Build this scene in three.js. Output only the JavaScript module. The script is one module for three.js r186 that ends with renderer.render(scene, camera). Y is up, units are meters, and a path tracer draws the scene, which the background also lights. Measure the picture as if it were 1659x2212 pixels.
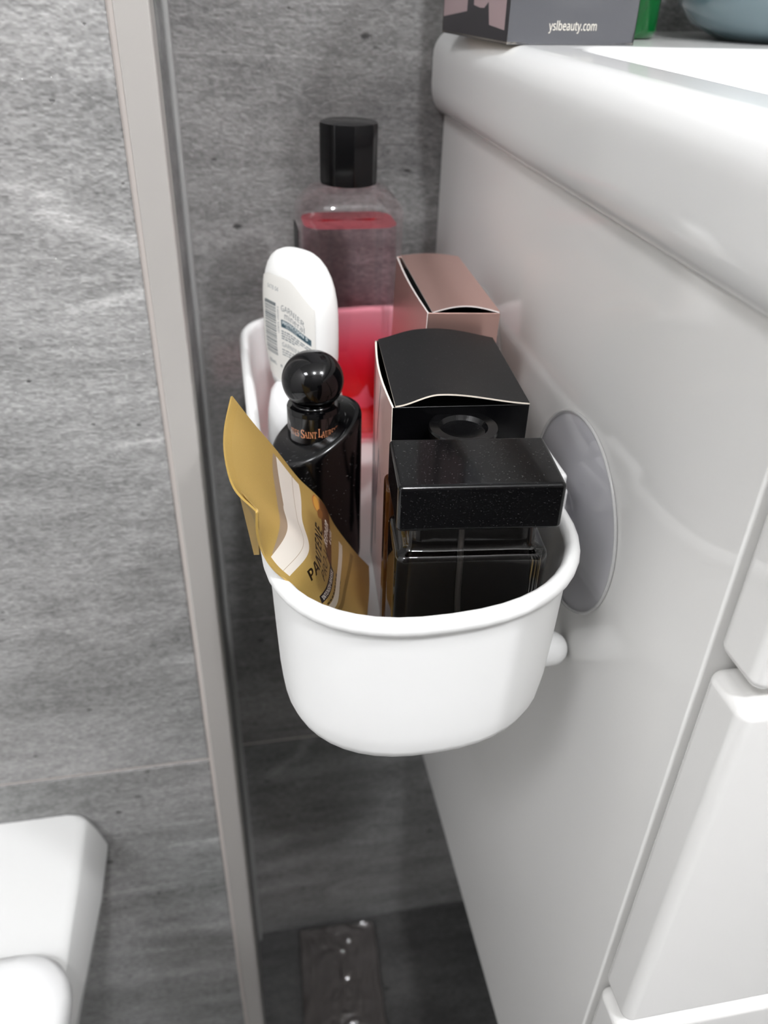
import * as THREE from 'three';
import { RectAreaLightUniformsLib } from 'three/addons/lights/RectAreaLightUniformsLib.js';
import { RoundedBoxGeometry } from 'three/addons/geometries/RoundedBoxGeometry.js';
import { mergeGeometries, mergeVertices, toCreasedNormals } from 'three/addons/utils/BufferGeometryUtils.js';

// ------------------------------------------------------------------ camera, light, exposure
const u = 0.14, H = 0.95;                                   // scene unit used while measuring, camera height
const P = (x, y, z) => new THREE.Vector3(x * u, H + y * u, z * u);
const scene = new THREE.Scene();
scene.background = new THREE.Color(0x000000);
const camera = new THREE.PerspectiveCamera(2 * Math.atan(1106 / 1767) * 180 / Math.PI, 1659 / 2212, 0.02, 20);
camera.position.set(0, H, 0);
camera.quaternion.setFromRotationMatrix(new THREE.Matrix4().set(
  0.98272668, 0.07901706, -0.16734570, 0,
  0.02743275, 0.83207463, 0.55398488, 0,
  0.18301836, -0.54900648, 0.81553428, 0, 0, 0, 0, 1));
camera.focus = 0.29; camera.userData.fStop = 11;
const renderer = new THREE.WebGLRenderer({ antialias: true });
renderer.toneMapping = THREE.LinearToneMapping;
renderer.toneMappingExposure = 0.605;
renderer.shadowMap.enabled = true;
const LAMPS = [[0.12, 0.82, 8.5], [0.98, 0.72, 7.5]];   // x, z, candela
const CEIL = 2.4;

// ------------------------------------------------------------------ helpers
const used = {};
const numbered = (n) => { const k = used[n] = (used[n] ?? -1) + 1; return k ? n + '_' + String(k).padStart(3, '0') : n; };
function shade(o) { o.castShadow = true; o.receiveShadow = true; return o; }
function thing(name, label, category, pos, turn = 0, group) {
  const o = new THREE.Group(); o.name = numbered(name); o.position.copy(pos); o.rotation.y = turn;
  o.userData = { label, category }; if (group) o.userData.group = group;
  scene.add(o); return o;
}
const at = (geo, parent) => {                               // world geometry -> the thing's own axes
  let r = parent; while (r.parent && r.parent !== scene) r = r.parent;
  r.updateMatrixWorld(true);
  return geo.applyMatrix4(r.matrixWorld.clone().invert());
};
function part(name, geo, mat, parent, label) {
  const m = shade(new THREE.Mesh(geo, mat)); m.name = name; parent.add(m);
  if (label) m.userData.label = label;
  return m;
}
function struct(name, geo, mat, parent = scene) {
  const m = shade(new THREE.Mesh(geo, mat)); m.name = name; if (parent === scene) m.userData.kind = 'structure';
  parent.add(m); return m;
}
let seed = 7;
const rnd = () => { seed = (seed + 0x6d2b79f5) | 0; let t = Math.imul(seed ^ (seed >>> 15), 1 | seed); t = (t + Math.imul(t ^ (t >>> 7), 61 | t)) ^ t; return ((t ^ (t >>> 14)) >>> 0) / 4294967296; };
const hash = (x, y, s) => { let h = (x * 374761393 + y * 668265263 + s * 2147483647) | 0; h = Math.imul(h ^ (h >>> 13), 1274126177); return ((h ^ (h >>> 16)) >>> 0) / 4294967296; };
function vnoise(x, y, s, px = 1e6, py = 1e6) {              // tiling value noise
  const xi = Math.floor(x), yi = Math.floor(y); let fx = x - xi, fy = y - yi;
  fx = fx * fx * (3 - 2 * fx); fy = fy * fy * (3 - 2 * fy);
  const X0 = ((xi % px) + px) % px, X1 = (X0 + 1) % px, Y0 = ((yi % py) + py) % py, Y1 = (Y0 + 1) % py;
  const a = hash(X0, Y0, s), b = hash(X1, Y0, s), c = hash(X0, Y1, s), d = hash(X1, Y1, s);
  return a + (b - a) * fx + (c - a) * fy + (a - b - c + d) * fx * fy;
}
const clamp = (v, a = 0, b = 1) => Math.min(b, Math.max(a, v));
const sm = (a, b, x) => { const t = clamp((x - a) / (b - a)); return t * t * (3 - 2 * t); };
const lerp = (a, b, t) => a + (b - a) * t;

// rings of equal point count (world or local Vector3) -> closed surface; caps close the first / last ring
function loft(rings, { cap0 = false, cap1 = false, crease = 0, uscale = 1 } = {}) {
  const n = rings[0].length, pos = [], uv = [], idx = [];
  let v = 0;
  rings.forEach((r, j) => {
    if (j) v += r[0].distanceTo(rings[j - 1][0]);
    let s = 0;
    for (let i = 0; i <= n; i++) {
      const p = r[i % n]; if (i) s += p.distanceTo(r[i - 1]);
      pos.push(p.x, p.y, p.z); uv.push(s * uscale, v);
    }
  });
  const w = n + 1;
  for (let j = 0; j + 1 < rings.length; j++) for (let i = 0; i < n; i++) {
    const a = j * w + i, b = a + 1, c = a + w, d = c + 1;
    idx.push(a, b, c, b, d, c);
  }
  const cap = (r, off, flip) => {
    const c = r.reduce((t, p) => t.add(p), new THREE.Vector3()).divideScalar(n), k = pos.length / 3;
    pos.push(c.x, c.y, c.z); uv.push(0, 0);
    for (let i = 0; i < n; i++) flip ? idx.push(k, off + i + 1, off + i) : idx.push(k, off + i, off + i + 1);
  };
  if (cap0) cap(rings[0], 0, true);
  if (cap1) cap(rings[rings.length - 1], (rings.length - 1) * w, false);
  let g = new THREE.BufferGeometry();
  g.setAttribute('position', new THREE.Float32BufferAttribute(pos, 3));
  g.setAttribute('uv', new THREE.Float32BufferAttribute(uv, 2));
  g.setIndex(idx);
  return smooth(g, crease);
}
function smooth(g, crease = 0) {
  if (crease) return toCreasedNormals(g, crease);
  // weld by position for normals so that seams stay smooth
  const p = g.attributes.position, map = new Map(), acc = [], id = [];
  for (let i = 0; i < p.count; i++) {
    const k = Math.round(p.getX(i) * 2e5) + '_' + Math.round(p.getY(i) * 2e5) + '_' + Math.round(p.getZ(i) * 2e5);
    if (!map.has(k)) { map.set(k, acc.length); acc.push(new THREE.Vector3()); }
    id.push(map.get(k));
  }
  const ix = g.index.array, A = new THREE.Vector3(), B = new THREE.Vector3(), C = new THREE.Vector3();
  for (let i = 0; i < ix.length; i += 3) {
    A.fromBufferAttribute(p, ix[i]); B.fromBufferAttribute(p, ix[i + 1]); C.fromBufferAttribute(p, ix[i + 2]);
    B.sub(A); C.sub(A); B.cross(C);
    for (let k = 0; k < 3; k++) acc[id[ix[i + k]]].add(B);
  }
  const nn = new Float32Array(p.count * 3);
  for (let i = 0; i < p.count; i++) { const v = acc[id[i]].clone().normalize(); nn.set([v.x, v.y, v.z], i * 3); }
  g.setAttribute('normal', new THREE.BufferAttribute(nn, 3));
  return g;
}
// rounded rectangle in the xz plane, counter-clockwise seen from above reversed so that lofts going up face out
function rrect(x0, x1, z0, z1, r, y, f = P, k = 10, e = 6) {
  const o = [], R = Array.isArray(r) ? r : [r, r, r, r];
  const C = [[x1 - R[0], z1 - R[0], R[0], 0], [x1 - R[1], z0 + R[1], R[1], 1], [x0 + R[2], z0 + R[2], R[2], 2], [x0 + R[3], z1 - R[3], R[3], 3]];
  C.forEach(([cx, cz, rr, q], ci) => {
    for (let i = 0; i <= k; i++) { const a = Math.PI / 2 - q * Math.PI / 2 - i / k * Math.PI / 2; o.push([cx + Math.cos(a) * rr, cz + Math.sin(a) * rr]); }
    const [nx, nz, nr, nq] = C[(ci + 1) % 4], a = Math.PI / 2 - nq * Math.PI / 2, tx = nx + Math.cos(a) * nr, tz = nz + Math.sin(a) * nr;
    const [lx, lz] = o[o.length - 1];
    for (let i = 1; i < e; i++) o.push([lerp(lx, tx, i / e), lerp(lz, tz, i / e)]);
  });
  return o.map(([x, z]) => f(x, typeof y === 'function' ? y(x, z) : y, z));
}
function oval(cx, cz, a, b, y, f = P, n = 64, p = 2, turn = 0) {
  const o = [], ct = Math.cos(turn), st = Math.sin(turn);
  for (let i = 0; i < n; i++) {
    const t = -i / n * Math.PI * 2, c = Math.cos(t), s = Math.sin(t);
    const lx = a * Math.sign(c) * Math.abs(c) ** (2 / p), lz = b * Math.sign(s) * Math.abs(s) ** (2 / p);
    const x = cx + lx * ct - lz * st, z = cz + lx * st + lz * ct;
    o.push(f(x, typeof y === 'function' ? y(lx, lz, x, z) : y, z));
  }
  return o;
}
const L3 = (x, y, z) => new THREE.Vector3(x, y, z);
// a thin sheet: fn(s, t) -> Vector3; gives the two faces and the cut edge separately
function sheet(fn, ns, nt, th) {
  const top = [], nrm = [], uv = [];
  const g = new THREE.BufferGeometry(), pos = [], idx = [];
  for (let j = 0; j <= nt; j++) for (let i = 0; i <= ns; i++) { const p = fn(i / ns, j / nt); top.push(p); pos.push(p.x, p.y, p.z); uv.push(i / ns, 1 - j / nt); }
  const w = ns + 1;
  for (let j = 0; j < nt; j++) for (let i = 0; i < ns; i++) { const a = j * w + i; idx.push(a, a + w, a + 1, a + 1, a + w, a + w + 1); }
  g.setAttribute('position', new THREE.Float32BufferAttribute(pos, 3)); g.setAttribute('uv', new THREE.Float32BufferAttribute(uv, 2)); g.setIndex(idx); g.computeVertexNormals();
  const N = g.attributes.normal, low = top.map((p, i) => p.clone().addScaledVector(new THREE.Vector3().fromBufferAttribute(N, i), -th));
  const b = new THREE.BufferGeometry();
  b.setAttribute('position', new THREE.Float32BufferAttribute(low.flatMap((p) => [p.x, p.y, p.z]), 3));
  b.setAttribute('uv', new THREE.Float32BufferAttribute(uv, 2)); b.setIndex(idx.map((_, k) => idx[k - (k % 3) + [0, 2, 1][k % 3]])); b.computeVertexNormals();
  const ring = [];
  for (let i = 0; i <= ns; i++) ring.push(i);
  for (let j = 1; j <= nt; j++) ring.push(j * w + ns);
  for (let i = ns - 1; i >= 0; i--) ring.push(nt * w + i);
  for (let j = nt - 1; j > 0; j--) ring.push(j * w);
  const ep = [], ei = [], eu = [];
  ring.forEach((k, m) => { for (const q of [top[k], low[k]]) { ep.push(q.x, q.y, q.z); eu.push(m * 0.01, 0); } });
  for (let m = 0; m < ring.length; m++) { const a = m * 2, c = ((m + 1) % ring.length) * 2; ei.push(a, c, a + 1, c, c + 1, a + 1); }
  const e = new THREE.BufferGeometry();
  e.setAttribute('position', new THREE.Float32BufferAttribute(ep, 3)); e.setAttribute('uv', new THREE.Float32BufferAttribute(eu, 2)); e.setIndex(ei); e.computeVertexNormals();
  return { top: g, low: b, faces: mergeGeometries([g.clone(), b.clone()]), edge: e };
}
const bx = (x, y, z, cx = 0, cy = 0, cz = 0, r = 0) => (r ? new RoundedBoxGeometry(x, y, z, 3, r) : new THREE.BoxGeometry(x, y, z)).translate(cx, cy, cz);
const ubox = (x0, x1, y0, y1, z0, z1, r = 0) => bx((x1 - x0) * u, (y1 - y0) * u, (z1 - z0) * u, (x0 + x1) / 2 * u, H + (y0 + y1) / 2 * u, (z0 + z1) / 2 * u, r * u);
function lathe(profile, seg = 64) { return new THREE.LatheGeometry(profile.map(([r, y]) => new THREE.Vector2(r, y)), seg); }

// ------------------------------------------------------------------ textures
function dataTex(n, m, fn, srgb = true) {
  const d = new Uint8Array(n * m * 4);
  for (let j = 0; j < m; j++) for (let i = 0; i < n; i++) { const c = fn(i / n, j / m, i, j), k = (j * n + i) * 4; d[k] = c[0]; d[k + 1] = c[1]; d[k + 2] = c[2]; d[k + 3] = 255; }
  const t = new THREE.DataTexture(d, n, m); t.wrapS = t.wrapT = THREE.RepeatWrapping; t.magFilter = THREE.LinearFilter; t.minFilter = THREE.LinearMipmapLinearFilter; t.generateMipmaps = true;
  if (srgb) t.colorSpace = THREE.SRGBColorSpace; t.needsUpdate = true; return t;
}
function canvasTex(w, h, draw) {
  const c = document.createElement('canvas'); c.width = w; c.height = h; draw(c.getContext('2d'), w, h);
  const t = new THREE.CanvasTexture(c); t.colorSpace = THREE.SRGBColorSpace; t.anisotropy = 8; return t;
}
// stone look porcelain: fine grain drawn out along the tile, soft bands, pale veins and dark pits (0.6 m square)
function stone(s, seedv, base) {
  const N = 1400;
  const pits = [];
  for (let k = 0; k < 190; k++) pits.push([hash(k, 1, seedv), hash(k, 2, seedv), 0.0006 + 0.0016 * hash(k, 3, seedv) ** 3, hash(k, 4, seedv)]);
  const pit = new Float32Array(N * N);
  for (const [px, py, r, d] of pits) {
    const R = Math.ceil(r / 0.6 * N * 2.2), cx = Math.floor(px * N), cy = Math.floor(py * N);
    for (let j = -R; j <= R; j++) for (let i = -R; i <= R; i++) {
      const q = Math.hypot(i / 1.7, j) / (r / 0.6 * N);
      const k = ((cy + j + N) % N) * N + ((cx + i + N) % N);
      pit[k] = Math.max(pit[k], (1 - sm(0.5, 1.05, q + 0.5 * (hash(i + cx, j + cy, 5) - 0.5))) * (0.4 + 0.6 * d));
    }
  }
  const hgt = new Float32Array(N * N);
  const map = dataTex(N, N, (x, y, i, j) => {
    const wv = 0.018 * (vnoise(x * 3, y * 5, seedv + 9, 3, 5) - 0.5) + 0.05 * (vnoise(x * 2, 0.5, seedv + 3, 2, 1) - 0.5);
    const yy = y + wv + 2;
    const grain = vnoise(x * 200, y * 440, seedv, 200, 440) - 0.5 + 0.8 * (vnoise(x * 420, y * 700, seedv + 1, 420, 700) - 0.5);
    const mid = vnoise(x * 40, yy * 150, seedv + 2, 40, 150) - 0.5;
    const band = vnoise(x * 5, yy * 28, seedv + 4, 5, 28) - 0.5 + 0.6 * (vnoise(x * 12, yy * 70, seedv + 5, 12, 70) - 0.5);
    const cloud = vnoise(x * 5, y * 5, seedv + 6, 5, 5) - 0.5;
    const v0 = vnoise(x * 2.0, yy * 17, seedv + 7, 2, 17), vein = Math.max(0, 1 - Math.abs(v0 - 0.5) * 42) * sm(0.5, 0.75, vnoise(x * 6, y * 9, seedv + 8, 6, 9));
    let L = base * (1 + 0.20 * grain + 0.10 * mid + 0.20 * band + 0.10 * cloud + 0.24 * vein);
    const p = pit[j * N + i]; L *= 1 - 0.55 * p;
    if (hash(i, j, seedv + 77) > 0.99985) L *= 1.6;
    hgt[j * N + i] = clamp(0.5 + 0.35 * grain + 0.25 * mid - 0.5 * p);
    const warm = 1 + 0.02 * cloud;
    return [clamp(L * warm, 8, 250), clamp(L * 0.995, 8, 250), clamp(L * (0.985), 8, 250)];
  });
  const bump = dataTex(N, N, (x, y, i, j) => { const h = hgt[j * N + i] * 255; return [h, h, h]; }, false);
  return { map, bump };
}
const stoneA = stone(1, 11, 143), stoneB = stone(2, 47, 126);
const tileMat = (t, rough) => new THREE.MeshStandardMaterial({ map: t.map, bumpMap: t.bump, bumpScale: 0.0007, roughness: rough });
const tileA = tileMat(stoneA, 0.62), tileB = tileMat(stoneB, 0.55), tileF = tileMat(stoneB, 0.32);
tileF.color.setScalar(0.3);
// dust and glitter on black
const dustTex = dataTex(512, 512, () => [4, 4, 5]);
{
  const d = dustTex.image.data, N = 512;
  for (let k = 0; k < 900; k++) {
    const cx = Math.floor(rnd() * N), cy = Math.floor(rnd() * N), v = 50 + 130 * rnd() ** 2, len = rnd() > 0.7 ? 3 + Math.floor(rnd() * 5) : 2, a = rnd() * 6.28;
    for (let q = 0; q < len; q++) {
      const i = (Math.round(cx + Math.cos(a) * q) + N) % N, j = (Math.round(cy + Math.sin(a) * q) + N) % N, kk = (j * N + i) * 4;
      d[kk] = Math.max(d[kk], v); d[kk + 1] = Math.max(d[kk + 1], v); d[kk + 2] = Math.max(d[kk + 2], v);
    }
  }
}
const dustRough = dataTex(256, 256, (x, y) => { const n = 255 * clamp(0.12 + 0.10 * vnoise(x * 16, y * 16, 3, 16, 16)); return [n, n, n]; }, false);

// ------------------------------------------------------------------ materials
const std = (o) => new THREE.MeshStandardMaterial(o), phy = (o) => new THREE.MeshPhysicalMaterial(o);
const col = (h) => new THREE.Color(h);
const M = {
  grout: std({ color: 0xd0c8c2, roughness: 0.9 }),
  wallDark: std({ color: 0x5c5a58, roughness: 0.7 }),
  wall: std({ color: 0xdedddb, roughness: 0.85 }),
  ceiling: std({ color: 0xf2f2f0, roughness: 0.9 }),
  gloss: phy({ color: 0xeae9e6, roughness: 0.09 }),
  dark: std({ color: 0x1a1a1a, roughness: 0.8 }),
  ceramic: phy({ color: 0xe9e9e7, roughness: 0.1 }),
  toilet: phy({ color: 0xdadad8, roughness: 0.1 }),
  seat: phy({ color: 0xe2e2e1, roughness: 0.28 }),
  alu: std({ color: 0xc2beb9, metalness: 0.35, roughness: 0.45 }),
  silicone: std({ color: 0x9a9a98, roughness: 0.5 }),
  plastic: phy({ color: 0xf3f3f1, roughness: 0.38, clearcoat: 0.15, clearcoatRoughness: 0.3 }),
  cup: phy({ color: 0xfdfdff, roughness: 0.08, transmission: 1, thickness: 0, ior: 1.45 }),
  bead: phy({ color: 0xf6f6f4, roughness: 0.25, transmission: 0.5, thickness: 0, ior: 1.45 }),
  blackGloss: phy({ color: 0x030304, roughness: 0.08, specularIntensity: 0.85 }),
  blackDust: phy({ map: dustTex, roughness: 0.2, specularIntensity: 0.8 }),
  card: std({ color: 0x0b0b0d, roughness: 0.42 }),
  cardDust: std({ map: dustTex, roughness: 0.5 }),
  cardGloss: phy({ color: 0x050506, roughness: 0.2, specularIntensity: 0.7 }),
  cream: std({ color: 0xe9dfd0, roughness: 0.8 }),
  rose: std({ color: 0xd6aea3, metalness: 0.8, roughness: 0.32 }),
  roseEdge: std({ color: 0xe6dcd8, roughness: 0.6 }),
  inside: std({ color: 0x070707, roughness: 0.95 }),
  clear: phy({ color: 0xfbf5f6, roughness: 0.04, transmission: 1, thickness: 0, ior: 1.5 }),
  glass: phy({ color: 0xffffff, roughness: 0.02, transmission: 1, thickness: 0.01, ior: 1.5 }),
  copper: std({ color: 0xc98b68, metalness: 0.9, roughness: 0.3 }),
};
const blackDustScaled = (m, s) => { const c = m.clone(); c.map = m.map.clone(); c.map.repeat.set(s, s); c.map.needsUpdate = true; return c; };

// ------------------------------------------------------------------ the room
const ZW = -3.85, ZB = -2.86, XT = -0.155;                    // recessed wall, boxed wall, its corner (in u)
const W = { x0: -1.3, x1: 1.1, z1: 1.3 };
const zw = ZW * u, zb = ZB * u, xt = XT * u;
struct('ceiling', bx(W.x1 - W.x0 + 0.2, 0.1, W.z1 - zw + 0.2, (W.x0 + W.x1) / 2, CEIL + 0.05, (W.z1 + zw) / 2), M.ceiling);
const floor = struct('floor', bx(W.x1 - W.x0 + 0.2, 0.1, W.z1 - zw + 0.2, (W.x0 + W.x1) / 2, -0.058, (W.z1 + zw) / 2), M.grout);
const wallBack = struct('wall_back', bx(W.x1 - xt + 0.2, CEIL, 0.1, (W.x1 + xt) / 2, CEIL / 2, zw - 0.0515), M.grout);
const wallBoxed = struct('wall_boxed', bx(xt - 0.003 - W.x0, CEIL, zb - zw + 0.1, (xt - 0.003 + W.x0) / 2, CEIL / 2, (zb + zw - 0.1) / 2 - 0.0015), M.grout);
struct('wall_left', bx(0.1, CEIL, W.z1 - zw, W.x0 - 0.05, CEIL / 2, (W.z1 + zw) / 2), M.wall);
struct('wall_right', bx(0.1, CEIL, W.z1 - zw, W.x1 + 0.05, CEIL / 2, (W.z1 + zw) / 2), M.wall);
struct('wall_front', bx(W.x1 - W.x0, CEIL, 0.1, (W.x0 + W.x1) / 2, CEIL / 2, W.z1 + 0.05), M.wallDark);
// a wall tile: 9 mm slab with eased edges, uv in 0.6 m squares
function tile(x0, x1, y0, y1, z, mat, parent, off) {
  const w = x1 - x0, h = y1 - y0, g = new RoundedBoxGeometry(w, h, 0.009, 2, 0.0008).translate((x0 + x1) / 2, (y0 + y1) / 2, z - 0.0045);
  const p = g.attributes.position, t = g.attributes.uv;
  for (let i = 0; i < p.count; i++) t.setXY(i, (p.getX(i)) / 0.6 + off, p.getY(i) / 0.6 + off * 0.37);
  return part('tile', g, mat, parent);
}
const G = 0.0028;                                             // joint
{
  const gl = H - 3.372 * u, gr = H - 4.44 * u;
  const rowsL = [[gl - 0.6, gl], [gl, gl + 0.6], [gl + 0.6, gl + 1.2], [gl + 1.2, CEIL]];
  rowsL.forEach(([a, b], k) => { const e = -0.262 * u + 0.0005; for (const [p, q] of [[W.x0, e - 0.9], [e - 0.9, e]]) tile(p + G / 2, q - G, Math.max(0, a) + G / 2, b - G / 2, zb, tileA, wallBoxed, k * 0.31 + 0.07); });
  const rowsR = [[0, gr], [gr, gr + 0.64], [gr + 0.64, gr + 1.28], [gr + 1.28, CEIL]];
  rowsR.forEach(([a, b], k) => { for (const [p, q] of [[xt, xt + 0.9], [xt + 0.9, W.x1]]) tile(p + G / 2, q - G / 2, a ? a + G / 2 : -0.004, b - G / 2, zw, tileB, wallBack, k * 0.43 + 0.19); });
  for (let i = 0; i < 4; i++) for (let j = 0; j < 4; j++) {
    const x0 = W.x0 + i * 0.6, z0 = zw + j * 0.5 - 0.006; if (x0 + 0.6 > W.x1 + 0.01) continue;
    const g = new RoundedBoxGeometry(0.6 - G, 0.008, 0.5 - G, 2, 0.0008).translate(x0 + 0.3, -0.004, z0 + 0.25);
    const p = g.attributes.position, t = g.attributes.uv;
    for (let q = 0; q < p.count; q++) t.setXY(q, p.getX(q) / 0.6 + i * 0.3, p.getZ(q) / 0.6 + j * 0.2);
    part('tile', g, tileF, floor);
  }
  // return of the boxed wall, tiled in the same stone
  const g = bx(0.006, CEIL, zb - zw - 0.03, xt - 0.004, CEIL / 2, (zb + zw) / 2 - 0.015);
  const p = g.attributes.position, t = g.attributes.uv;
  for (let q = 0; q < p.count; q++) t.setXY(q, p.getZ(q) / 0.6, p.getY(q) / 0.6);
  part('return_tile', g, tileB, wallBoxed);
}
struct('trim_1', mergeGeometries([                              // metal corner profile: broad face, side leg, thin lip
  bx(0.103 * u, CEIL, 0.0035, xt - 0.0515 * u, CEIL / 2, zb + 0.0005, 0.001),
  bx(0.003, CEIL, 0.03, xt - 0.0013, CEIL / 2, zb - 0.0138, 0.001),
]), M.alu);
struct('trim_2', bx(0.004, CEIL, 0.009, xt + 0.0005, CEIL / 2, zw + 0.0045, 0.0019), M.silicone);   // sealing strip in the inner corner
for (const [x, z, cd] of LAMPS) {
  const t = thing('ceiling_light', x < 0.5 ? 'round white ceiling downlight in front of the basket side of the vanity' : 'round white ceiling downlight in front of the drawers of the vanity', 'light', new THREE.Vector3(x, CEIL, z));
  part('housing', lathe([[0.035, -0.001], [0.052, -0.001], [0.054, -0.004], [0.05, -0.012], [0.037, -0.014], [0.035, -0.008]]), M.ceiling, t);
  part('lamp_diffuser', new THREE.CylinderGeometry(0.034, 0.034, 0.004, 40).translate(0, -0.009, 0), std({ color: 0xffffff, emissive: 0xffffff, emissiveIntensity: 10 }), t);
  const l = new THREE.PointLight(0xfafbff, cd, 0, 2); l.position.set(0, -0.05, 0); l.shadow.radius = 2.6; l.castShadow = true; l.shadow.mapSize.set(2048, 2048); l.shadow.bias = -0.0005; t.add(l);
}

{
  RectAreaLightUniformsLib.init();
  const t = thing('ceiling_panel_light', 'square opal ceiling panel light over the toilet side, out of the picture', 'light', new THREE.Vector3(-0.95, CEIL, 0.75));
  part('frame', mergeGeometries([bx(0.46, 0.02, 0.03, 0, -0.01, 0.215), bx(0.46, 0.02, 0.03, 0, -0.01, -0.215), bx(0.03, 0.02, 0.4, 0.215, -0.01, 0), bx(0.03, 0.02, 0.4, -0.215, -0.01, 0)]), M.ceiling, t);
  part('lamp_diffuser', bx(0.4, 0.006, 0.4, 0, -0.012, 0), std({ color: 0xffffff, emissive: 0xf6f9ff, emissiveIntensity: 3 }), t);
  const l = new THREE.RectAreaLight(0xfafbff, 62, 0.4, 0.4); l.position.set(0, -0.03, 0); l.rotation.x = -Math.PI / 2; t.add(l);
}

// ------------------------------------------------------------------ vanity
const xr = 5.3;                                               // right side of the vanity
{
  const v = thing('vanity_cabinet', 'glossy white wall-hung vanity cabinet under the washbasin with the organizer stuck to its side', 'cabinet', P(1, -4.21, ZW));
  const zf = -1.195;
  part('side_panel', at(ubox(1.0, 1.13, -4.21, -0.53, ZW, zf, 0.009), v), M.gloss, v);
  part('side_panel', at(ubox(xr - 0.13, xr, -4.21, -0.53, ZW, zf, 0.02), v), M.gloss, v);
  part('bottom_panel', at(ubox(1.13, xr - 0.13, -4.2, -4.08, ZW, zf, 0.01), v), M.gloss, v);
  part('back_panel', at(ubox(1.13, xr - 0.13, -4.08, -1.2, ZW, ZW + 0.1), v), M.gloss, v);
  for (const [a, b] of [[-1.238, -0.575], [-2.648, -1.292], [-4.19, -2.70]]) {
    const d = new RoundedBoxGeometry((xr - 1.003) * u, (b - a) * u, 0.15 * u, 5, 0.032 * u).translate((1.003 + xr) / 2 * u, H + (a + b) / 2 * u, (zf + 0.012 + 0.075) * u);
    part('drawer', at(d, v), M.gloss, v);
    if (a < -1.3) part('drawer_box', at(ubox(1.2, xr - 0.2, a + 0.1, b - 0.12, -3.4, zf - 0.002), v), M.gloss, v);
  }
}
{
  const b = thing('washbasin', 'white ceramic washbasin with a rounded rim on top of the vanity cabinet', 'washbasin', P(1, -0.527, ZW));
  const x0 = 0.93, x1 = xr + 0.06, z0 = ZW, z1 = -0.98;
  const R = (i, y, r = 0.06) => rrect(x0 + i, x1 - i, z0, z1 - i, [r, 0.03, 0.03, r], y, P, 8, 8);
  const rings = [R(0.085, -0.528), R(0.066, -0.528), R(0.045, -0.518), R(0.026, -0.5), R(0.012, -0.475), R(0.004, -0.445), R(0, -0.41), R(0, -0.31)];
  const q = 0.10; for (let i = 1; i <= 8; i++) { const a = i / 8 * Math.PI / 2; rings.push(R(q * (1 - Math.cos(a)), -0.2 - q + q * Math.sin(a))); }
  const B = (i, y) => rrect(1.17 + i, xr - 0.2 - i, -2.95 + i, -1.25 - i, 0.16, y, P, 8, 8);
  rings.push(B(-0.03, -0.2), B(0, -0.202), B(0.02, -0.212), B(0.06, -0.25), B(0.2, -0.6), B(0.3, -0.78), B(0.42, -0.86), B(0.6, -0.88));
  part('basin_body', at(loft(rings, { cap0: true, cap1: true }), b), M.ceramic, b);
}

// ------------------------------------------------------------------ toilet
{
  const t = thing('toilet', 'white wall-hung toilet with closed lid below the boxed-out tiled wall', 'toilet', P(-2.1, -5.9, ZB));
  const xo = -0.93, xl = -3.33, zf = 1.1;
  const R = (i, y, rb = 0.05) => rrect(xl + i, xo - i, ZB + 0.004, zf - i, [1.0, rb, rb, 1.0], y, P, 10, 10);
  const F = (k, y) => R(0, y).map((p) => { if (p.x > -2 * u) p.x += k * u * (1 - 0.85 * sm(ZB + 0.2, -1.7, p.z / u)); return p; });
  const rings = [R(0.75, -5.9), R(0.6, -5.6), R(0.38, -5.0), R(0.16, -4.5), R(0.04, -4.15), F(0.07, -3.96), F(0.085, -3.88), F(0.05, -3.75), F(0.02, -3.68), R(0.0, -3.66), R(0.04, -3.65), R(0.5, -3.65)];
  part('bowl', at(loft(rings, { cap0: true, cap1: true }), t), M.toilet, t);
  const S = (i, y) => rrect(-3.38 + i, -0.84 - i, -2.03 + i, 1.1 - i, [1.0, 0.2, 0.2, 1.0], y, P, 12, 8);
  part('seat', at(loft([S(0.04, -3.645), S(0.02, -3.63), S(0.02, -3.56), S(0.05, -3.54)], { cap0: true, cap1: true }), t), M.seat, t);
  part('lid', at(loft([S(0.02, -3.535), S(0, -3.52), S(0, -3.45), S(0.02, -3.41), S(0.06, -3.39), S(0.12, -3.38), S(0.5, -3.375)], { cap0: true, cap1: true }), t), M.seat, t);
}

// ------------------------------------------------------------------ organizer basket
const rim = { cx: 0.458, w: 0.425, z0: -3.475, z1: -1.372, y: -1.25, tilt: 0.044 };
function basketRing(inset, y) {                               // oval ended tray outline, inset in u
  const o = [], n = 24, zc1 = rim.z1 - 0.40, zc0 = rim.z0 + 0.30, w = rim.w - inset;
  const pt = (x, z) => { const dy = (x) * rim.tilt; o.push(P(rim.cx + x, y + dy, z)); };
  const sp = (c, p) => Math.sign(c) * Math.abs(c) ** (2 / p);
  for (let i = 0; i < n; i++) { const a = Math.PI * i / n; pt(w * sp(Math.cos(a), 2.35), zc1 + (0.40 - inset) * sp(Math.sin(a), 2.35)); }
  for (let i = 0; i < 10; i++) pt(-w, lerp(zc1, zc0, i / 10));
  for (let i = 0; i < n; i++) { const a = Math.PI + Math.PI * i / n; pt(w * sp(Math.cos(a), 3.2), zc0 + (0.30 - inset) * sp(Math.sin(a), 3.2)); }
  for (let i = 0; i < 10; i++) pt(w, lerp(zc0, zc1, i / 10));
  return o.reverse();
}
const YF = -1.762;                                            // inside floor of the tray
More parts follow.
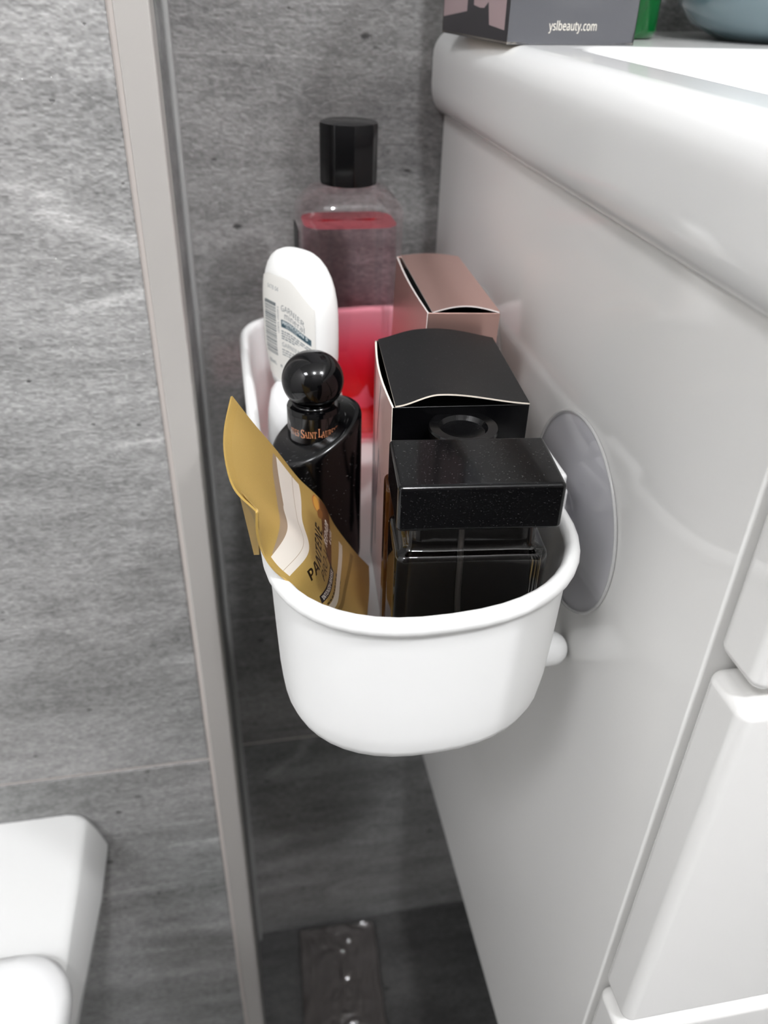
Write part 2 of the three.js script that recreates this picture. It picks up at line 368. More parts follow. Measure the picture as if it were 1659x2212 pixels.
{
  const b = thing('organizer_basket', 'white plastic oval basket of toiletries stuck to the vanity side by clear suction cups', 'basket', P(rim.cx, -1.76, -2.42));
  const r = [];
  const add = (i, dy) => r.push(basketRing(i, rim.y + dy));
  add(0.30, -0.545); add(0.10, -0.544); add(0.072, -0.537); add(0.054, -0.52); add(0.043, -0.49); add(0.036, -0.43); add(0.03, -0.30); add(0.025, -0.11); add(0.023, -0.075); add(0.018, -0.05);
  add(0.008, -0.046); add(0.002, -0.036); add(0, -0.024); add(0.003, -0.013); add(0.012, -0.002); add(0.022, 0); add(0.03, -0.003); add(0.038, -0.014); add(0.041, -0.03);
  add(0.045, -0.12); add(0.05, -0.30); add(0.056, -0.42); add(0.066, -0.49); add(0.085, -0.51); add(0.12, -0.516); add(0.30, -0.518);
  part('tray', at(loft(r, { cap0: true, cap1: true }), b), M.plastic, b);
  // support foot reaching to the panel, and a small hook at the rim
  const foot = new THREE.CapsuleGeometry(0.058 * u, 0.22 * u, 8, 20).rotateZ(Math.PI / 2).translate(0.83 * u, H - 1.83 * u, -1.83 * u);
  part('support_foot', at(foot, b), M.plastic, b);
  part('hook', at(mergeGeometries([ubox(0.862, 0.905, -1.255, -1.175, -2.05, -1.84, 0.012), ubox(0.87, 0.925, -1.33, -1.24, -2.04, -1.86, 0.012)]), b), M.plastic, b);
  for (const [cy, cz] of [[-1.393, -1.969], [-1.36, -3.03]]) {
    const R = 0.316 * u, pr = [[0.0001, 0.004], [R * 0.36, 0.0042], [R * 0.44, 0.0032], [R * 0.8, 0.0016], [R * 0.975, 0.0011], [R, 0.0009], [R * 1.004, 0.0006], [R, 0.0003], [R * 0.97, 0.0002], [0.0001, 0.0002]].reverse();
    const s = part('suction_cup', at(lathe(pr, 96).rotateZ(Math.PI / 2).translate(0.999 * u, H + cy * u, cz * u), b), M.cup, b, 'clear suction cup disc');
    part('bead', at(new THREE.TorusGeometry(R * 0.995, 0.0007, 8, 96).rotateY(Math.PI / 2).translate(0.999 * u - 0.0008, H + cy * u, cz * u), b), M.bead, s);
    const k = lathe([[0.0001, 0.0115], [0.010, 0.0115], [0.011, 0.0105], [0.011, 0.0065], [0.0125, 0.005], [0.0125, 0.0042], [0.0001, 0.0042]].reverse(), 40).rotateZ(Math.PI / 2).translate(0.999 * u, H + cy * u, cz * u);
    part('knob', at(k, b), M.cup, s);
  }
}

// ------------------------------------------------------------------ folding cartons
// w x d x h metres at the group's base, front at +z; lid bows up by bow(s, t)
function carton(t, w, d, h, m, { bow, gapL = 0.003, gapF = 0.002, bulgeL = 0 }) {
  const e = 0.0007;
  part('front_panel', bx(w, h, e, 0, h / 2, d / 2 - e / 2, 0.0003), m.front, t);
  part('back_panel', bx(w, h, e, 0, h / 2, -d / 2 + e / 2, 0.0003), m.side, t);
  const left = sheet((s, v) => L3(-w / 2 - bulgeL * Math.sin(Math.PI * s) * (1 - v) ** 2, h * (1 - v), lerp(-d / 2, d / 2, s)), 24, 12, e);
  const lp = part('side_panel', left.top, m.left ?? m.side, t);
  part('side_lining', left.low, M.inside, lp); part('cut_edge', left.edge, m.edge, lp, 'pale cut cardboard edge');
  part('side_panel', bx(e, h, d - 2 * e, w / 2 - e / 2, h / 2, 0, 0.0003), m.side, t);
  part('base_panel', bx(w - 2 * e, e, d - 2 * e, 0, e / 2, 0), m.side, t);
  const lid = sheet((s, v) => L3(lerp(-w / 2 + gapL, w / 2, s), h + bow(s, v), lerp(-d / 2, d / 2 - gapF * Math.sin(Math.PI * s), v)), 36, 24, e * 0.9);
  const lf = part('lid_flap', lid.top, m.lid, t);
  part('lid_lining', lid.low, M.inside, lf); part('cut_edge', lid.edge, m.edge, lf, 'pale cut cardboard edge');
  part('tuck_flap', bx(w - 0.006, 0.001, d - 0.004, 0, h - 0.006, 0), M.inside, t);
}
// black brush strokes on pink
const strokes = canvasTex(512, 1024, (c, w, h) => {
  c.fillStyle = '#c9a9a6'; c.fillRect(0, 0, w, h);
  let s = 5; const r = () => { s = (s * 16807) % 2147483647; return s / 2147483647; };
  c.fillStyle = '#141216'; c.strokeStyle = '#141216'; c.lineCap = 'round';
  c.beginPath(); c.moveTo(0, 0); c.lineTo(w * 0.30, 0); c.lineTo(w * 0.2, h * 0.3); c.lineTo(w * 0.26, h * 0.62); c.lineTo(w * 0.1, h); c.lineTo(0, h); c.fill();
  const st = (x0, y0, x1, y1, lw) => { for (let k = 0; k < 9; k++) { c.lineWidth = lw * (0.2 + 0.5 * r()); const o = lw * 0.6; c.beginPath(); c.moveTo(x0 + (r() - 0.5) * o, y0 + (r() - 0.5) * o * 2); c.lineTo(x1 + (r() - 0.5) * o, y1 + (r() - 0.5) * o * 2); c.stroke(); } };
  st(w * 0.62, h * 0.03, w * 0.36, h * 0.32, 14); st(w * 0.34, h * 0.2, w * 0.62, h * 0.42, 10); st(w * 0.5, h * 0.33, w * 0.36, h * 0.56, 22); st(w * 0.3, h * 0.45, w * 0.3, h * 0.8, 40);
  for (let k = 0; k < 60; k++) { c.globalAlpha = 0.7; c.beginPath(); c.arc(w * (0.35 + 0.5 * r()), h * (0.3 + 0.6 * r()), 1 + 3 * r() * r(), 0, 7); c.fill(); }
});
const pinkPrint = phy({ map: strokes, roughness: 0.32, clearcoat: 0.4, clearcoatRoughness: 0.15 });
{
  const w = 0.37 * u, d = 0.462 * u, h = 0.802 * u, yaw = -0.078;
  const t = thing('perfume_carton', 'black carton with bowed lid and pink brush-stroke side in the middle of the basket', 'box', P(0.604, YF, -2.112), yaw);
  carton(t, w, d, h, { front: M.cardGloss, side: M.cardGloss, left: pinkPrint, lid: blackDustScaled(M.cardDust, 1.6), edge: M.cream }, {
    gapL: 0.0012, bulgeL: 0.0018,
    bow: (s, v) => 0.0006 + 0.0036 * sm(0, 0.32, s) * (1 - sm(0.32, 1.02, s) * 1) * (0.35 + 0.65 * v * v) + 0.0035 * Math.sin(Math.PI * s) * (1 - v) ** 2,
  });
}
{
  const w = 0.236 * u, d = 0.60 * u, h = 0.865 * u;
  const t = thing('perfume_carton', 'metallic rose gold carton standing behind the black perfume carton', 'box', P(0.712, YF, -2.695), -0.035);
  t.rotation.z = -0.03;
  carton(t, w, d, h, { front: M.rose, side: M.rose, left: M.rose, lid: M.rose, edge: M.roseEdge }, {
    gapL: 0.0022, bulgeL: 0.0012,
    bow: (s, v) => 0.0005 + 0.0022 * Math.sin(Math.PI * s) * (0.6 + 0.4 * v),
  });
}
// big carton on the basin
{
  const w = 0.475 * u, d = 0.56 * u, h = 0.62 * u, yaw = 0.14;
  const c = Math.cos(yaw), s = Math.sin(yaw), fl = [0.962, -2.945];          // front left corner
  const t = thing('perfume_carton', 'dark grey glossy carton with web address print, standing on the washbasin rim', 'box', P(fl[0] + c * 0.475 / 2 - s * 0.56 / 2, -0.199, fl[1] - s * 0.475 / 2 - c * 0.56 / 2), yaw);
  const front = canvasTex(1024, 1186, (g, W2, H2) => {
    const gr = '#56575b'; g.fillStyle = gr; g.fillRect(0, 0, W2, H2);
    g.fillStyle = '#efe9da'; g.font = '70px sans-serif'; g.textAlign = 'center'; g.setTransform(0.86, 0, 0, 1, W2 * 0.5, H2 - 80); g.fillText('yslbeauty.com', 0, 0);
  });
  const side = canvasTex(512, 1186, (g, W2, H2) => {
    g.fillStyle = '#b09a9b'; g.fillRect(0, 0, W2, H2); g.fillStyle = '#2a272b';
    g.beginPath(); g.moveTo(0, H2); g.lineTo(0, H2 - 100); g.lineTo(200, H2 - 150); g.lineTo(200, 0); g.lineTo(250, 0); g.lineTo(250, H2 - 190); g.lineTo(300, H2 - 178); g.lineTo(330, H2 - 180); g.lineTo(360, H2 - 215); g.lineTo(375, H2 - 90); g.lineTo(W2, H2 - 70); g.lineTo(W2, H2); g.fill();
    g.fillRect(W2 - 26, 0, 26, H2);
  });
  const fm = phy({ map: front, roughness: 0.26, metalness: 0.25, clearcoat: 0.5, clearcoatRoughness: 0.12 }), sm2 = phy({ map: side, roughness: 0.35, clearcoat: 0.3 });
  const e = 0.0008;
  const fr = sheet((a, v) => L3(lerp(-w / 2, w / 2, a), h * (1 - v), d / 2 + 0.0012 * Math.sin(Math.PI * a) * Math.exp(-((((1 - v) * h - 0.022) / 0.007) ** 2))), 40, 60, e);
  const f = part('front_panel', fr.faces, fm, t); part('cut_edge', fr.edge, M.cream, f, 'pale cut cardboard edge');
  const sd = sheet((a, v) => L3(-w / 2, h * (1 - v), lerp(-d / 2, d / 2, a)), 8, 8, e);
  part('side_panel', sd.faces, sm2, t);
  part('side_panel', bx(e, h, d, w / 2, h / 2, 0), M.card, t);
  part('back_panel', bx(w, h, e, 0, h / 2, -d / 2), M.card, t);
  part('lid_flap', bx(w, e, d, 0, h, 0), M.card, t);
  part('base_panel', bx(w, e, d, 0, e / 2 + 0.0002, 0), M.cream, t);
}

// ------------------------------------------------------------------ body mist bottle
{
  const cx = 0.492, cz = -3.285, hx = 0.205, hz = 0.155, b = thing('body_mist_bottle', 'tall clear bottle of pink body mist with a black cylinder cap, basket back', 'bottle', P(cx, YF, cz));
  const chs = 0.075;
  const ring = (i, y) => rrect(cx - hx + i, cx + hx - i, cz - hz + i, cz + hz - i, chs, y, P, 3, 7);
  const n = ring(0, 0).length;
  const neck = (r, y) => ring(0, y).map((p) => { const a = Math.atan2(p.z / u - cz, p.x / u - cx); return P(cx + r * Math.cos(a), y, cz + r * Math.sin(a)); });
  const outer = [ring(0.03, YF), ring(0.008, YF + 0.01), ring(0, YF + 0.03), ring(0, -0.785), ring(0.006, -0.765), ring(0.05, -0.712), ring(0.06, -0.705), ring(0.085, -0.698), neck(0.1, -0.69), neck(0.088, -0.685), neck(0.086, -0.62)];
  part('glass_body', at(loft(outer, { cap0: true, crease: 0.5 }), b), M.clear, b);
const dye = dataTex(4, 256, (x, y) => { const k = sm(0.5, 0.1, y), k2 = sm(0.7, 0.45, y); return [lerp(lerp(254, 247, k2), 244, k), lerp(lerp(243, 214, k2), 100, k), lerp(lerp(246, 221, k2), 128, k)]; });
  dye.wrapT = THREE.ClampToEdgeWrapping; dye.repeat.set(1, 1 / (1.02 * u)); dye.needsUpdate = true;
  const liq = [ring(0.05, YF + 0.035), ring(0.03, YF + 0.045), ring(0.022, YF + 0.07), ring(0.022, -0.832)];
  part('liquid_surface', at(loft([ring(0.023, -0.8325), ring(0.06, -0.8315), ring(0.1, -0.831)], { cap1: true }), b), phy({ color: 0xf27480, roughness: 0.02, transmission: 0.8, thickness: 0, ior: 1.3 }), b, 'deep pink liquid surface');
  part('liquid', at(loft(liq, { cap0: true, crease: 0.5 }), b), phy({ map: dye, roughness: 0.02, transmission: 1, thickness: 0, ior: 1.12 }), b, 'pink liquid');
  const cap = lathe([[0.0001, -0.475], [0.095, -0.475], [0.106, -0.478], [0.109, -0.486], [0.109, -0.682], [0.107, -0.69], [0.09, -0.692], [0.0001, -0.692]].map(([r, y]) => [r * u, y * u]).reverse(), 72).translate(cx * u, H, cz * u);
  part('cap', at(toCreasedNormals(cap, 0.6), b), phy({ color: 0x060607, roughness: 0.16, specularIntensity: 0.55 }), b);
  part('label', at(ubox(cx - hx - 0.004, cx - hx - 0.001, -1.55, -0.845, cz - 0.08, cz + 0.085), b), M.card, b, 'black label on the left face');
}

// ------------------------------------------------------------------ roll-on deodorant, standing on its cap
{
  const cx = 0.245, cz = -2.745, b = thing('deodorant', 'white roll-on deodorant standing upside down on its round cap, printed label with barcode', 'deodorant', P(cx, YF, cz));
  const wx = 0.57, wz = 0.822;                                 // direction of the wide side
  const y0 = -1.27, y1 = -0.79;
  const prof = (h) => { const k = h < 0.5 ? 1 : (1 - ((h - 0.5) / 0.5) ** 3.4) ** (1 / 3.4); const lo = 0.86 + 0.14 * sm(0, 0.35, h); return [0.158 * lo * (h < 0.5 ? 1 : k), 0.085 * lo * (h < 0.45 ? 1 : (1 - ((h - 0.45) / 0.55) ** 3) ** (1 / 3))]; };
  const pt = (a, h, off = 0) => {
    const [A, B] = prof(h), c = Math.cos(a), s = Math.sin(a), p = 2.5;
    const lx = (A + off) * Math.sign(c) * Math.abs(c) ** (2 / p), ln = (B + off) * Math.sign(s) * Math.abs(s) ** (2 / p);
    return P(cx + lx * wx + ln * wz, lerp(y0, y1, h) - 0.05 * h * Math.max(0, lx / 0.158) ** 2, cz + lx * wz - ln * wx);
  };
  const hs = [0, 0.05, 0.15, 0.3, 0.45, 0.55, 0.65, 0.74, 0.82, 0.88, 0.93, 0.965, 0.985, 0.996];
  part('bottle_body', at(loft(hs.map((h) => Array.from({ length: 64 }, (_, i) => pt(i / 64 * Math.PI * 2, h))), { cap0: true, cap1: true }), b), phy({ color: 0xf5f5f2, roughness: 0.34, clearcoat: 0.2, clearcoatRoughness: 0.25 }), b);
  const lab = canvasTex(768, 1024, (g, w, h) => {
    g.fillStyle = '#e3e1db'; g.fillRect(0, 0, w, h);
    g.fillStyle = '#7d8388'; g.font = '52px sans-serif'; g.fillText('047B 04', w * 0.2, h * 0.13);
    let s = 9; const r = () => { s = (s * 16807) % 2147483647; return s / 2147483647; };
    g.fillStyle = '#3c484f'; let y = h * 0.24; while (y < h * 0.74) { const t = 3 + Math.floor(r() * 4) * 3; g.fillRect(w * 0.13, y, w * 0.27, t); y += t + 3 + Math.floor(r() * 4) * 2.5; }
    g.save(); g.translate(w * 0.425, h * 0.26); g.rotate(Math.PI / 2); g.font = '34px sans-serif'; g.fillText('3 600541 933637', 0, 0, h * 0.46); g.restore();
    g.fillStyle = '#5d6469'; g.font = '76px sans-serif'; g.fillText('GARNIER', w * 0.5, h * 0.29, w * 0.38);
    g.font = '84px sans-serif'; g.fillText('mineral', w * 0.56, h * 0.355, w * 0.33);
    g.fillStyle = '#2f4a55'; g.fillRect(w * 0.5, h * 0.372, w * 0.46, h * 0.072); g.fillStyle = '#e8ecec'; g.font = 'bold 44px sans-serif'; g.fillText('PROTECTION 5', w * 0.52, h * 0.412, w * 0.42); g.font = '22px sans-serif'; g.fillText('SKIN+CLOTHES', w * 0.58, h * 0.436);
    g.fillStyle = '#6d757a';
    for (const [yy, ww] of [[0.475, 0.47], [0.498, 0.47], [0.522, 0.3], [0.545, 0.24]]) { let x = 0.5; while (x < 0.5 + ww) { const q = 0.02 + 0.05 * r(); g.fillRect(w * x, h * yy, w * Math.min(q, 0.5 + ww - x), 13); x += q + 0.012; } }
    g.font = '60px sans-serif'; g.fillText('GARNIER', w * 0.5, h * 0.63, w * 0.38);
    for (const [yy, ww] of [[0.655, 0.42], [0.68, 0.3], [0.705, 0.2]]) { let x = 0.5; while (x < 0.5 + ww) { const q = 0.02 + 0.05 * r(); g.fillRect(w * x, h * yy, w * Math.min(q, 0.5 + ww - x), 11); x += q + 0.012; } }
    g.fillStyle = '#4a565c'; g.font = 'bold 58px sans-serif'; g.fillText('50mL', w * 0.14, h * 0.86); g.fillText('e', w * 0.42, h * 0.86);
  });
  const pl = sheet((s, v) => {
    const top = 0.84 - 0.2 * Math.max(0, (Math.abs(s - 0.42) - 0.2) / 0.55) ** 1.5, h = lerp(top, 0.06, v), q = lerp(-0.86, 0.86, s);
    const a = Math.acos(Math.sign(q) * Math.abs(q) ** 1.25);
    return pt(-a, h, 0.0025);
  }, 36, 36, 0.0003);
  part('label', at(pl.faces, b), std({ map: lab, roughness: 0.45 }), b, 'printed white label with barcode');
  const capProf = [[0.0001, YF], [0.135, YF], [0.143, YF + 0.012], [0.143, YF + 0.19], [0.145, YF + 0.195], [0.147, -1.47], [0.143, -1.38], [0.128, -1.30], [0.105, -1.262], [0.09, -1.255], [0.0001, -1.25]].map(([r, y]) => [r * u, y * u]);
  const lo = lathe(capProf.slice(0, 4).concat([[0.0001, (YF + 0.19) * u]]), 64).translate((cx + 0.012) * u, H, cz * u), hi = lathe([[0.0001, (YF + 0.192) * u], ...capProf.slice(4)], 64).translate((cx + 0.012) * u, H, cz * u);
  const c = part('cap', at(hi, b), phy({ color: 0xf6f6f5, roughness: 0.35 }), b);
  part('cap_ring', at(toCreasedNormals(lo, 0.7), b), phy({ color: 0x35226b, roughness: 0.3 }), c, 'purple ring at the foot of the cap');
}

// ------------------------------------------------------------------ black perfume bottle with ball cap
{
  const cx = 0.243, cz = -2.285, turn = -0.5, b = thing('perfume_bottle', 'black glittery perfume bottle with a glossy ball cap, behind the gold sachet', 'bottle', P(cx, YF, cz));
  const ringAt = (i, k, y) => oval(cx, cz, 0.146 - i, 0.12 - i, y, P, 72, 2.3, turn);
  const yt = (lx) => -1.208 + 0.46 * lx;
  const R = (i, f) => ringAt(i, 0, (lx) => f(lx));
  const rings = [R(0.05, () => YF), R(0.03, () => YF + 0.006), R(0.012, () => YF + 0.02), R(0.003, () => YF + 0.04), R(0, () => YF + 0.07)];
  for (let k = 1; k <= 6; k++) rings.push(R(0, (lx) => lerp(YF + 0.07, yt(lx) - 0.022, k / 6)));
  rings.push(R(0.003, (lx) => yt(lx) - 0.010), R(0.010, (lx) => yt(lx) - 0.003), R(0.022, yt), R(0.06, (lx) => yt(lx) + 0.002));
  part('glass_body', at(loft(rings, { cap0: true, cap1: true, uscale: 1 }), b), (() => { const m = M.blackDust.clone(); m.map = dustTex.clone(); m.map.repeat.set(9, 9); m.map.needsUpdate = true; return m; })(), b);
  const name = canvasTex(1024, 256, (g, w, h) => {
    g.fillStyle = '#070708'; g.fillRect(0, 0, w, h); g.fillStyle = '#d08a62'; g.font = '92px serif';
    const a = 'YVES'; g.fillText(a, 14, 190, 150); g.font = '120px serif'; g.fillText('S', 186, 196, 60); g.font = '92px serif'; g.fillText('AINT', 236, 190, 170); g.font = '120px serif'; g.fillText('L', 420, 180, 60); g.font = '92px serif'; g.fillText('AURENT', 470, 190, 290);
  });
  const ccx = 0.236, ccz = -2.295;
  const T = (g) => at(g.translate(ccx * u, H, ccz * u), b);
  const col0 = lathe([[0.0001, -1.245], [0.081, -1.245], [0.0825, -1.24], [0.0825, -1.135], [0.080, -1.13], [0.0001, -1.13]].map(([r, y]) => [r * u, y * u]), 72);
  const collar = part('collar', T(toCreasedNormals(col0, 0.6)), M.blackGloss, b);
  const print = new THREE.CylinderGeometry(0.0829 * u, 0.0829 * u, 0.085 * u, 60, 1, true, -1.15, 2.9).translate(0, -1.19 * u, 0);
  part('lettering', T(print), phy({ map: name, roughness: 0.15, clearcoat: 0.8, clearcoatRoughness: 0.05 }), collar, 'copper lettering');
  const ball = []; for (let i = 0; i <= 40; i++) { const a = -1.02 + i / 40 * (Math.PI / 2 + 1.02); ball.push([Math.max(0.0001, 0.095 * Math.cos(a)) * u, (-1.052 + 0.09 * Math.sin(a)) * u]); }
  part('ball_cap', T(lathe([[0.0001, -1.135 * u], [0.066 * u, -1.135 * u], [0.066 * u, -1.122 * u], [0.052 * u, -1.12 * u], ...ball], 80)), M.blackGloss, b);
}

// ------------------------------------------------------------------ flat amber bottle with dished round cap
{
  const b = thing('perfume_bottle', 'amber perfume bottle with dished round black cap, directly before the black carton', 'bottle', P(0.56, YF, -1.815), -0.1);
  part('glass_body', bx(0.37 * u, 0.622 * u, 0.088 * u, 0, 0.622 * u / 2, 0, 0.018 * u), phy({ color: 0x6b3c1a, roughness: 0.05, transmission: 0.7, thickness: 0, ior: 1.5 }), b);
  part('neck', lathe([[0.0001, 0], [0.05, 0], [0.05, 0.06], [0.0001, 0.06]].map(([r, y]) => [r * u, y * u]), 40).translate(0.012 * u, 0.617 * u, 0), M.blackGloss, b);
  const cp = [[0.0001, 0.62], [0.066, 0.62], [0.07, 0.625], [0.09, 0.715], [0.092, 0.723], [0.089, 0.729], [0.064, 0.728], [0.061, 0.721], [0.057, 0.716], [0.03, 0.708], [0.0001, 0.706]].map(([r, y]) => [r * u, y * u]);
  part('cap', toCreasedNormals(lathe(cp, 80), 0.5).translate(0.015 * u, 0.05 * u, 0), blackDustScaled(M.blackDust, 3), b);
}

// ------------------------------------------------------------------ front bottle with rectangular cap
{
  const b = thing('perfume_bottle', 'dark perfume bottle with a big rectangular black cap at the front of the basket', 'bottle', P(0.552, YF, -1.635), -0.10);
  const w = 0.385 * u, d = 0.212 * u, h = 0.572 * u;
  const sec = (i, y, r = 0.03 * u) => rrect(-w / 2 + i, w / 2 - i, -d / 2 + i, d / 2 - i, r, y, L3, 6, 6);
  const out = [sec(0.012 * u, 0), sec(0.004 * u, 0.004 * u), sec(0, 0.014 * u), sec(0, h - 0.02 * u), sec(0.003 * u, h - 0.008 * u), sec(0.01 * u, h - 0.002 * u), sec(0.02 * u, h, 0.02 * u), sec(0.03 * u, h + 0.012 * u, 0.02 * u), sec(0.034 * u, h + 0.11 * u, 0.02 * u)];
  part('glass_body', loft(out, { cap0: true, cap1: true }), M.glass, b);
  const inn = [sec(0.05 * u, 0.03 * u), sec(0.034 * u, 0.045 * u), sec(0.03 * u, 0.07 * u), sec(0.032 * u, h - 0.12 * u), sec(0.036 * u, h - 0.05 * u), sec(0.042 * u, h - 0.014 * u, 0.02 * u), sec(0.048 * u, h + 0.004 * u, 0.02 * u), sec(0.05 * u, h + 0.1 * u, 0.02 * u)];
  part('perfume', loft(inn, { cap0: true, cap1: true }), phy({ color: 0x090605, roughness: 0.06, specularIntensity: 0.5 }), b, 'very dark perfume');
  part('dip_tube', new THREE.TubeGeometry(new THREE.CatmullRomCurve3([L3(-0.004, h + 0.01, 0.010), L3(-0.0035, h * 0.7, 0.0112), L3(0.0, h * 0.35, 0.0112), L3(0.004, 0.008, 0.0112)]), 24, 0.0011, 10), std({ color: 0x322e2b, roughness: 0.4 }), b);
  part('cap', new RoundedBoxGeometry(0.392 * u, 0.125 * u, 0.232 * u, 5, 0.012 * u).translate(0, h + (0.09 + 0.059) * u + 0.005 * u, 0.002), (() => { const m = M.blackGloss.clone(); m.map = dustTex.clone(); m.map.needsUpdate = true; m.color.setScalar(1); m.roughness = 0.09; m.specularIntensity = 0.7; return m; })(), b);
}

// ------------------------------------------------------------------ gold sachet
{
  const rows = [0, 0.15, 0.3, 0.45, 0.6, 0.75, 0.9, 1];
  const g0 = [
    [[-0.008, -0.965, -2.03], [-0.032, -1.005, -1.922], [-0.035, -1.026, -1.815], [-0.019, -1.052, -1.708], [0.03, -1.056, -1.6]],
    [[0.04, -1.053, -2.046], [0.024, -1.07, -1.935], [0.021, -1.09, -1.823], [0.034, -1.117, -1.712], [0.028, -1.116, -1.6]],
    [[0.101, -1.154, -2.063], [0.09, -1.166, -1.95], [0.086, -1.174, -1.836], [0.088, -1.179, -1.723], [0.038, -1.185, -1.61]],
    [[0.165, -1.267, -2.079], [0.147, -1.258, -1.96], [0.136, -1.248, -1.84], [0.133, -1.239, -1.72], [0.059, -1.227, -1.6]],
    [[0.234, -1.364, -2.096], [0.213, -1.344, -1.972], [0.192, -1.329, -1.848], [0.172, -1.314, -1.724], [0.103, -1.281, -1.6]],
    [[0.277, -1.471, -2.112], [0.259, -1.452, -1.994], [0.234, -1.444, -1.876], [0.205, -1.424, -1.758], [0.151, -1.377, -1.64]],
    [[0.349, -1.6, -2.129], [0.324, -1.578, -2.017], [0.292, -1.577, -1.905], [0.262, -1.555, -1.792], [0.207, -1.491, -1.68]],
    [[0.394, -1.667, -2.14], [0.377, -1.663, -2.032], [0.354, -1.657, -1.925], [0.329, -1.636, -1.818], [0.283, -1.584, -1.71]]];
  const V = g0.map((r) => r.map((p) => P(...p)));
  const acrossCurve = V.map((r) => new THREE.CatmullRomCurve3(r, false, 'centripetal'));
  const surf = (s, t) => {                                     // s: 0 at the lower left edge .. 1 right edge, t: top .. bottom
    const c = new THREE.CatmullRomCurve3(acrossCurve.map((k) => k.getPoint(1 - s)), false, 'centripetal');
    let k = 0; while (k < rows.length - 2 && t > rows[k + 1]) k++;
    return c.getPoint((k + (t - rows[k]) / (rows[k + 1] - rows[k])) / (rows.length - 1));
  };
  const print = canvasTex(1024, 1536, (g, w, h) => {
    g.fillStyle = '#b29453'; g.fillRect(0, 0, w, h);
    let s = 3; const r = () => { s = (s * 16807) % 2147483647; return s / 2147483647; };
    for (let k = 0; k < 1400; k++) { g.fillStyle = r() > 0.5 ? '#c2a35f' : '#a78640'; g.fillRect(r() * w, r() * h, 2 + r() * 3, 2 + r() * 3); }
    // swoosh: pale band with a taupe shadowed sliver above
    g.fillStyle = '#a08b74'; g.beginPath(); g.moveTo(w * 0.05, h * 0.36); g.bezierCurveTo(w * 0.25, h * 0.25, w * 0.4, h * 0.30, w * 0.5, h * 0.30); g.bezierCurveTo(w * 0.65, h * 0.295, w * 0.8, h * 0.28, w * 0.93, h * 0.285); g.lineTo(w * 0.93, h * 0.36); g.lineTo(w * 0.05, h * 0.42); g.fill();
    g.fillStyle = '#eee6da'; g.beginPath(); g.moveTo(w * 0.03, h * 0.37); g.bezierCurveTo(w * 0.2, h * 0.36, w * 0.38, h * 0.325, w * 0.5, h * 0.35); g.bezierCurveTo(w * 0.66, h * 0.34, w * 0.8, h * 0.32, w * 0.93, h * 0.305); g.lineTo(w * 0.93, h * 0.455); g.bezierCurveTo(w * 0.75, h * 0.50, w * 0.6, h * 0.475, w * 0.5, h * 0.50); g.bezierCurveTo(w * 0.35, h * 0.53, w * 0.2, h * 0.53, w * 0.03, h * 0.55); g.fill();
    g.strokeStyle = '#b9a68c'; g.lineWidth = 5; g.beginPath(); g.moveTo(w * 0.03, h * 0.5); g.bezierCurveTo(w * 0.3, h * 0.48, w * 0.6, h * 0.45, w * 0.93, h * 0.41); g.stroke();
    // almond and banner
    g.save(); g.translate(-0.07 * h * 0.62 + w * 0.01, h * 0.045 + 0.03 * w); g.rotate(-0.07);
    g.transform(1, 0, 0, 1, w * 0.03, 0);
    g.fillStyle = '#6a4527'; g.beginPath(); g.moveTo(w * 0.62, h * 0.60); g.lineTo(w * 0.96, h * 0.56); g.lineTo(w * 0.96, h * 0.66); g.lineTo(w * 0.42, h * 0.715); g.lineTo(w * 0.46, h * 0.66); g.fill();
    g.fillStyle = '#d9a24a'; g.beginPath(); g.ellipse(w * 0.86, h * 0.545, w * 0.085, h * 0.022, -0.15, 0, 7); g.fill(); g.strokeStyle = '#b0562c'; g.lineWidth = 7; g.stroke();
    g.fillStyle = '#8a5a2c'; g.beginPath(); g.ellipse(w * 0.78, h * 0.575, w * 0.06, h * 0.02, 0.2, 0, 7); g.fill();
    g.fillStyle = '#f3ece0'; g.font = 'italic bold 78px sans-serif'; g.fillText('REPAIR', w * 0.53, h * 0.655, w * 0.33); g.font = 'italic bold 44px sans-serif'; g.fillText('& CARE', w * 0.62, h * 0.69, w * 0.22);
    g.fillStyle = '#21170a'; g.font = 'italic bold 128px sans-serif'; g.fillText('PANTENE', w * 0.08, h * 0.60, w * 0.54); g.font = 'italic 112px sans-serif'; g.fillText('PRO-V', w * 0.2, h * 0.675, w * 0.4);
    g.fillStyle = '#1d1c22'; g.beginPath(); g.moveTo(w * 0.06, h * 0.70); g.lineTo(w * 0.46, h * 0.70); g.lineTo(w * 0.42, h * 0.735); g.lineTo(w * 0.03, h * 0.735); g.fill();
    g.fillStyle = '#eee8dc'; g.font = 'bold 44px sans-serif'; g.fillText('INTENSIV-MASKE', w * 0.075, h * 0.729, w * 0.34);
    g.fillStyle = '#4a3a1c'; for (const [yy, ww] of [[0.752, 0.34], [0.768, 0.4], [0.784, 0.36]]) { let x = 0.08; while (x < 0.08 + ww) { const q = 0.012 + 0.03 * r(); g.fillRect(w * x, h * yy, w * q, 12); x += q + 0.01; } }
    g.restore();
    g.fillStyle = '#e5dcc8'; g.beginPath(); g.moveTo(0, h * 0.83); g.quadraticCurveTo(w * 0.5, h * 0.80, w * 0.85, h * 0.78); g.lineTo(w * 0.85, h * 0.805); g.quadraticCurveTo(w * 0.5, h * 0.83, 0, h * 0.86); g.fill();
    g.fillStyle = '#8a7038'; g.fillRect(0, h * 0.86, w * 0.9, h * 0.02);
    // crimped seals
    g.globalAlpha = 0.5; g.fillStyle = '#a9873b'; for (let k = 0; k < 6; k++) g.fillRect(w * 0.02, h * (0.012 + k * 0.006), w * 0.96, 3);
  });
  const gold = std({ map: print, roughness: 0.42, metalness: 0.25 });
